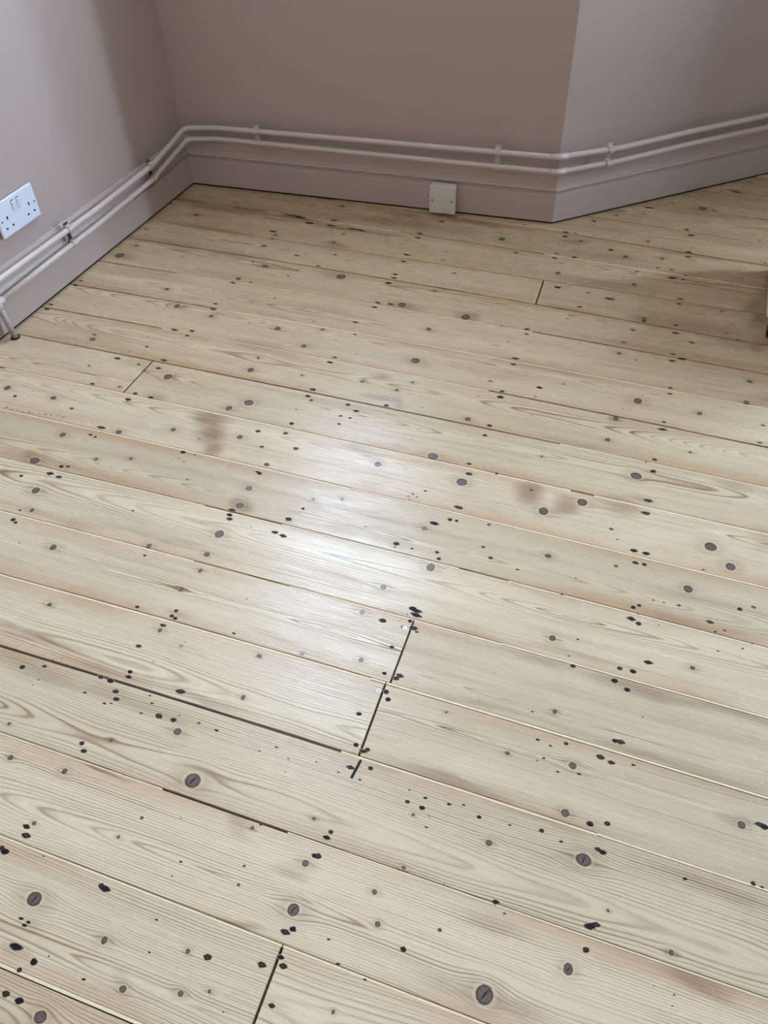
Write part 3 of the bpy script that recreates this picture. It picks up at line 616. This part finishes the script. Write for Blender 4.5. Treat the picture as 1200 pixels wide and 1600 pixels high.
for k, segs in TONGUE.items():
    g = GAPS[k]; c = SEAMS[k]; ri = letters.index(k) - 1
    cand = [b for b in BOARDS if b[5] == ri]
    for (x0, x1, kd) in segs:
        for b in cand:
            a0, a1 = max(x0, b[3][1] + .001), min(x1, b[4][1] - .001)
            if a1 - a0 < .02: continue
            bo, xc, yc = b[0], b[1], b[2]
            if kd == 't': strip(bo, xc, yc, c, a0, a1, -g / 2 + .0002, g / 2 - max(.0012, g * .26), -.012, -.0004, M_TONGUE, 'tongue')
            elif kd == 'u': strip(bo, xc, yc, c, a0, a1, -g / 2 + max(.0012, g * .28), g / 2 - .0002, -.012, -.0004, M_TONGUE, 'tongue')
            elif kd == 'n': strip(bo, xc, yc, c, a0, a1, -g / 2 + .0002, g / 2 - .0024, -.012, -.0012, M_TONGUE, 'tongue')
            elif kd == 'd': strip(bo, xc, yc, c, a0, a1, -g / 2 + .0002, g / 2 - .0002, -.012, -.0016, M_FILL, 'seam_filler')
            elif kd == 'b': strip(bo, xc, yc, c, a0, a1, -g / 2 + .0002, g / 2 - .0002, -.012, -.0014, M_BRF, 'seam_filler')

# short open slot cut in the board in front of seam D, and the dark end-grain streaks at the joints
def board_at(x, y):
    for b in BOARDS:
        ri = b[5]
        if -1 < ri < R_ - 1 and in_row(ri, x, y) and (b[3][0] + b[3][1]) / 2 <= x < (b[4][0] + b[4][1]) / 2: return b
b = board_at(-.266, .53)
bo, xc, yc, zt = b[0], b[1], b[2], b[6]
link('cut_slot', mesh('cut_slot', [(-.2705 - xc, .517 - yc, zt + .0002), (-.2655 - xc, .517 - yc, zt + .0002), (-.2615 - xc, .5515 - yc, zt + .0002), (-.2660 - xc, .5515 - yc, zt + .0002)], [(0, 1, 2, 3)]), M_HOLE, bo)
for (x, y) in SCREWS:
    b = board_at(x, y)
    if not b: continue
    bm = bmesh.new(); add_lathe(bm, [(.0046, 0), (.0046, .0003), (.0040, .0006)], 16)
    h = link('screw_head', bm_mesh('screw_head', bm), M_STEEL, b[0], loc=(x - b[1], y - b[2], b[6]))
    bm = bmesh.new()
    add_box(bm, (-.0018, -.0005, .0006), (.0018, .0005, .00075)); add_box(bm, (-.0005, -.0018, .0006), (.0005, .0018, .00078))
    link('screw_cross', bm_mesh('screw_cross', bm), M_HOLE, b[0], loc=(x - b[1], y - b[2], b[6]))

# ------------------------------------------------------------------ heating pipes
def seg_objs(root, mat, path, rads, r): 
    bm = bmesh.new(); add_tube(bm, fillet(path, rads), r, 18); return link('pipe_run', bm_mesh('pipe_run', bm, True), mat, root)
PR = .0078
up_path = [(-1.602, .90, .156), (-1.5674, 1.4233, .1528), (-1.5413, 1.8265, .1489), (-1.5220, 2.120, .1560), (-1.5100, 2.3140, .1930),
           (-1.3909, 2.3200, .2033), (-.9443, 2.3443, .208), (-.335, 2.3800, .2125), (-.315, 2.3830, .2135), (-.1615, 2.5072, .2060), (.0344, 2.6769, .2105), (.2990, 2.9050, .2110), (1.75, 2.955, .211)]
up_r = [0, 0, .25, .030, 0, 0, 0, .012, 0, 0, .03]
lo_path = [(-1.5573, 1.3859, 0.002), (-1.5693, 1.3859, .1030), (-1.5565, 1.591, .1069), (-1.5425, 1.8075, .1082), (-1.5240, 2.1000, .1160), (-1.5065, 2.3120, .1590),
           (-1.3972, 2.3195, .1690), (-.9465, 2.3442, .1690), (-.335, 2.3800, .1690), (-.315, 2.3830, .1690), (-.1551, 2.5127, .1665), (.0425, 2.684, .1725), (.2960, 2.9040, .1720), (1.75, 2.955, .172)]
lo_r = [.012, 0, 0, .25, .030, 0, 0, 0, .012, 0, 0, .03]
up = link('heating_pipe', None, label='upper of the two painted pipes running along the wall just above the skirting board', cat='pipe', loc=(-1.5674, 1.4233, .1528))
lo = link('heating_pipe', None, label='lower of the two painted pipes, turning down into the floor at the left edge', cat='pipe', loc=(-1.5573, 1.3859, 0))
def rel(path, root): return [Vector(p) - Vector(root.location) for p in path]
seg_objs(up, M_PIPE, rel(up_path, up), up_r, PR)
lp = rel(lo_path, lo)
seg_objs(lo, M_PIPE, lp[1:], lo_r[1:], PR)
bm = bmesh.new(); add_tube(bm, [lp[0], lp[0].lerp(lp[1], .5), lp[1]], .0080, 16)
link('drop_pipe', bm_mesh('drop_pipe', bm, True), M_PIPEW, lo)['label'] = 'short vertical drop with chipped paint'
bm = bmesh.new(); add_tube(bm, fillet([lp[0].lerp(lp[1], .84), lp[1], lp[1].lerp(lp[2], .10)], [.010]), .0093, 16)
link('elbow_fitting', bm_mesh('elbow_fitting', bm, True), M_PIPE, lo)
bm = bmesh.new(); add_lathe(bm, [(.0125, .0002), (.0125, .0022), (.0085, .0026)], 18, Matrix.Translation((0, 0, 0)))
link('floor_hole', bm_mesh('floor_hole', bm), M_HOLE, lo)
for root, pth in ((up, up_path), (lo, lo_path)):
    i = 8 if root is up else 9
    a, p, b_ = Vector(pth[i - 1]), Vector(pth[i]), Vector(pth[i + 1])
    path = [p + (a - p).normalized() * .026, p, p + (b_ - p).normalized() * .026]
    bm = bmesh.new(); add_tube(bm, fillet([v - root.location for v in path], [.010]), .0090, 16)
    link('elbow_fitting', bm_mesh('elbow_fitting', bm, True), M_PIPE, root)

# clips
def clip(idx, p_up, p_lo, mat, strap_mat, label):
    a, b = PLAN[idx], PLAN[idx + 1]; u = (b - a).normalized(); n = Vector((-u.y, u.x))
    mid = Vector((p_lo[0], p_lo[1], p_lo[2]))
    M = Matrix(((u.x, n.x, 0, mid.x), (u.y, n.y, 0, mid.y), (0, 0, 1, mid.z), (0, 0, 0, 1)))
    root = link('pipe_clip', None, label=label, cat='pipe clip', group='double clips holding the heating pipes')
    root.matrix_world = M
    dz = p_up[2] - p_lo[2]; zc = dz / 2
    for z0 in (0.0, dz):
        bm = bmesh.new(); n_ = 14; R1 = PR + .0004; R2 = PR + .0020; hw = .0078
        rings = []
        for i in range(n_ + 1):
            an = math.radians(-100 + 200 * i / n_) + math.pi  # open towards the wall
            c_, s_ = math.cos(an), math.sin(an)
            rings.append([bm.verts.new((x_, c_ * r_, z0 + s_ * r_)) for x_, r_ in ((-hw, R1), (hw, R1), (hw, R2), (-hw, R2))])
        for p_, q_ in zip(rings, rings[1:]):
            for k in range(4): bm.faces.new((p_[k], p_[(k + 1) % 4], q_[(k + 1) % 4], q_[k]))
        bm.faces.new(rings[0][::-1]); bm.faces.new(rings[-1])
        link('pipe_strap', bm_mesh('pipe_strap', bm), strap_mat, root)
    # back plate: waisted plate between the pipes, reaching a flat tab above the upper pipe
    prof = [(-.0110, -.013), (-.0110, .004), (-.0072, zc - .004), (-.0072, zc + .004), (-.0110, dz - .006), (-.0085, dz + .004), (-.0085, dz + .018)]
    vs_ = []
    for y_ in (.0085, .0070):
        vs_ += [(x_, y_, z_) for x_, z_ in prof] + [(-x_, y_, z_) for x_, z_ in prof[::-1]]
    n2 = len(prof) * 2
    fs = [tuple(range(n2)), tuple(range(n2, 2 * n2))[::-1]] + [(k, (k + 1) % n2, n2 + (k + 1) % n2, n2 + k) for k in range(n2)]
    link('back_plate', mesh('back_plate', vs_, fs), mat, root)
    bm = bmesh.new(); add_box(bm, (-.0088, -.0070, dz + .0082), (.0088, .0090, dz + .0106), bevel=.0004)
    link('top_tab', bm_mesh('top_tab', bm), strap_mat, root)
    bm = bmesh.new(); add_box(bm, (-.0085, -.0070, .0080), (.0085, .0090, .0100), bevel=.0004)
    link('top_tab', bm_mesh('top_tab', bm), strap_mat, root)
    bm = bmesh.new(); add_lathe(bm, [(.0040, 0), (.0042, .0015), (.0028, .0030)], 14, Matrix.Translation((0, .0070, zc)) @ Matrix.Rotation(math.pi / 2, 4, 'X'))
    link('clip_screw', bm_mesh('clip_screw', bm, True), mat, root)
clip(0, (-1.5490, 1.7077, .1502), (-1.5490, 1.7040, .1076), M_BROWN, M_PIPE, 'pipe clip with bare brown metal, beside the power socket on the left wall')
clip(0, (-1.5226, 2.1080, .1560), (-1.5226, 2.1080, .1170), M_BROWN, M_PIPE, 'pipe clip with brown metal where the pipes start rising near the left corner')
clip(1, (-1.2600, 2.3265, .2045), (-1.2600, 2.3265, .1690), M_PIPE, M_PIPE, 'painted pipe clip on the back wall nearest the left corner')
clip(1, (-.4953, 2.3707, .2112), (-.4953, 2.3707, .1690), M_PIPE, M_PIPE, 'painted pipe clip on the back wall, right of the small square box')
clip(2, (-.1835, 2.4884, .2063), (-.1835, 2.4884, .1665), M_PIPE, M_PIPE, 'painted pipe clip on the short right wall past the projecting corner')

# ------------------------------------------------------------------ double socket on the left wall
root = link('power_socket', None, label='white double power socket with two switches on the left wall above the pipes', cat='socket')
root.matrix_world = plan_frame(0, (Vector((-1.5875, 1.36)) - P0).length, SK - .010)
s0, s1, z0, z1 = .1450, .2910, .2150, .3035
cx_ = (s0 + s1) / 2
link('faceplate', box_mesh('faceplate', (s0, 0, z0), (s1, .0075, z1), .0026, smooth=False), M_SOCK, root)
link('back_box', box_mesh('back_box', (s0 + .002, .0060, z0 + .002), (s1 - .002, .0100, z1 - .002)), M_SOCKSIDE, root)
for sx in (.2110, .2305):
    bm = bmesh.new()
    vs_ = [(sx - .0052, 0.0005, .2640), (sx + .0052, .0005, .2640), (sx + .0052, .0005, .2905), (sx - .0052, .0005, .2905),
           (sx - .0050, -.0008, .2640), (sx + .0050, -.0008, .2640), (sx + .0050, -.0040, .2895), (sx - .0050, -.0040, .2895)]
    fs = [(0, 1, 2, 3), (4, 7, 6, 5), (0, 4, 5, 1), (1, 5, 6, 2), (2, 6, 7, 3), (3, 7, 4, 0)]
    sw = link('rocker_switch', mesh('rocker_switch', vs_, fs), M_SOCK, root)
    link('switch_gap', box_mesh('switch_gap', (sx - .0058, -.0002, .2900), (sx + .0058, .0004, .2925)), M_HOLE, sw)
def hole(x, z, w, h, nm): link(nm, box_mesh(nm, (x - w / 2, -.0004, z - h / 2), (x + w / 2, .0004, z + h / 2), .0001), M_HOLE, root)
for c in (.2612, .1778):
    hole(c, .2597, .0042, .0085, 'earth_slot'); hole(c - .0118, .2358, .0062, .0046, 'pin_slot'); hole(c + .0118, .2358, .0062, .0046, 'pin_slot')
for c in (.2821, .1576):
    bm = bmesh.new(); add_lathe(bm, [(.0024, 0), (.0022, .0005)], 12, Matrix.Translation((c, .0001, .2568)) @ Matrix.Rotation(math.pi / 2, 4, 'X'))
    link('face_screw', bm_mesh('face_screw', bm), M_HOLE, root)

# ------------------------------------------------------------------ blank box on the back skirting
root = link('junction_box', None, label='small square blank box with two screws on the back skirting board', cat='junction box')
root.matrix_world = plan_frame(1, 0, -.032)
bx0, bx1, bz0, bz1 = .8300, .9135, .0100, .0985
link('cover_plate', box_mesh('cover_plate', (bx0, 0, bz0), (bx1, .008, bz1), .0022), M_BOX, root)
link('back_box', box_mesh('back_box', (bx0 + .003, .0075, bz0 + .003), (bx1 - .003, .0318, bz1 - .002), .003), M_BOX, root)
for x_, z_ in ((.8387, .0512), (.9015, .0520)):
    bm = bmesh.new(); add_lathe(bm, [(.0032, 0), (.0030, .0004)], 14, Matrix.Translation((x_, .0001, z_)) @ Matrix.Rotation(math.pi / 2, 4, 'X'))
    link('cover_screw', bm_mesh('cover_screw', bm), simple('dull screw', srgb(92, 84, 80), .5), root)
bm = bmesh.new(); add_tube(bm, [((bx0 + bx1) / 2 + .004, .018, bz0 + .005), ((bx0 + bx1) / 2 + .005, .019, .001)], .0035, 10)
link('cable', bm_mesh('cable', bm), M_HOLE, root)

# ------------------------------------------------------------------ white unit on castors at the right edge
root = link('rolling_cabinet', None, label='white cabinet on black castors, only its corner showing at the right edge', cat='cabinet', loc=(.328, 1.985, 0))
W_, D_, H_ = .36, .34, .24
link('carcass', box_mesh('carcass', (-.018, -.010, .050), (W_, D_, H_), .006), M_CAB, root)
for i in range(2):
    z_ = .058 + i * .090
    d = link('drawer', box_mesh('drawer', (-.012, -.026, z_), (W_ - .006, -.0105, z_ + .085), .003), M_CAB, root)
    link('handle', box_mesh('handle', (W_ / 2 - .05, -.040, z_ + .055), (W_ / 2 + .05, -.026, z_ + .064), .002), M_STEEL, d)
for x_, y_ in ((.005, -.010), (W_ - .03, .02), (.02, D_ - .03), (W_ - .03, D_ - .03)):
    bm = bmesh.new()
    add_lathe(bm, [(.012, -.011), (.0215, -.009), (.0225, 0), (.0215, .009), (.012, .011)], 22, Matrix.Translation((x_, y_, .0226)) @ Matrix.Rotation(math.pi / 2, 4, 'Y'))
    c = link('castor_wheel', bm_mesh('castor_wheel', bm, True), M_RUB, root)
    link('castor_fork', box_mesh('castor_fork', (x_ - .014, y_ - .010, .040), (x_ + .014, y_ + .014, .0505), .002), M_RUB, c)
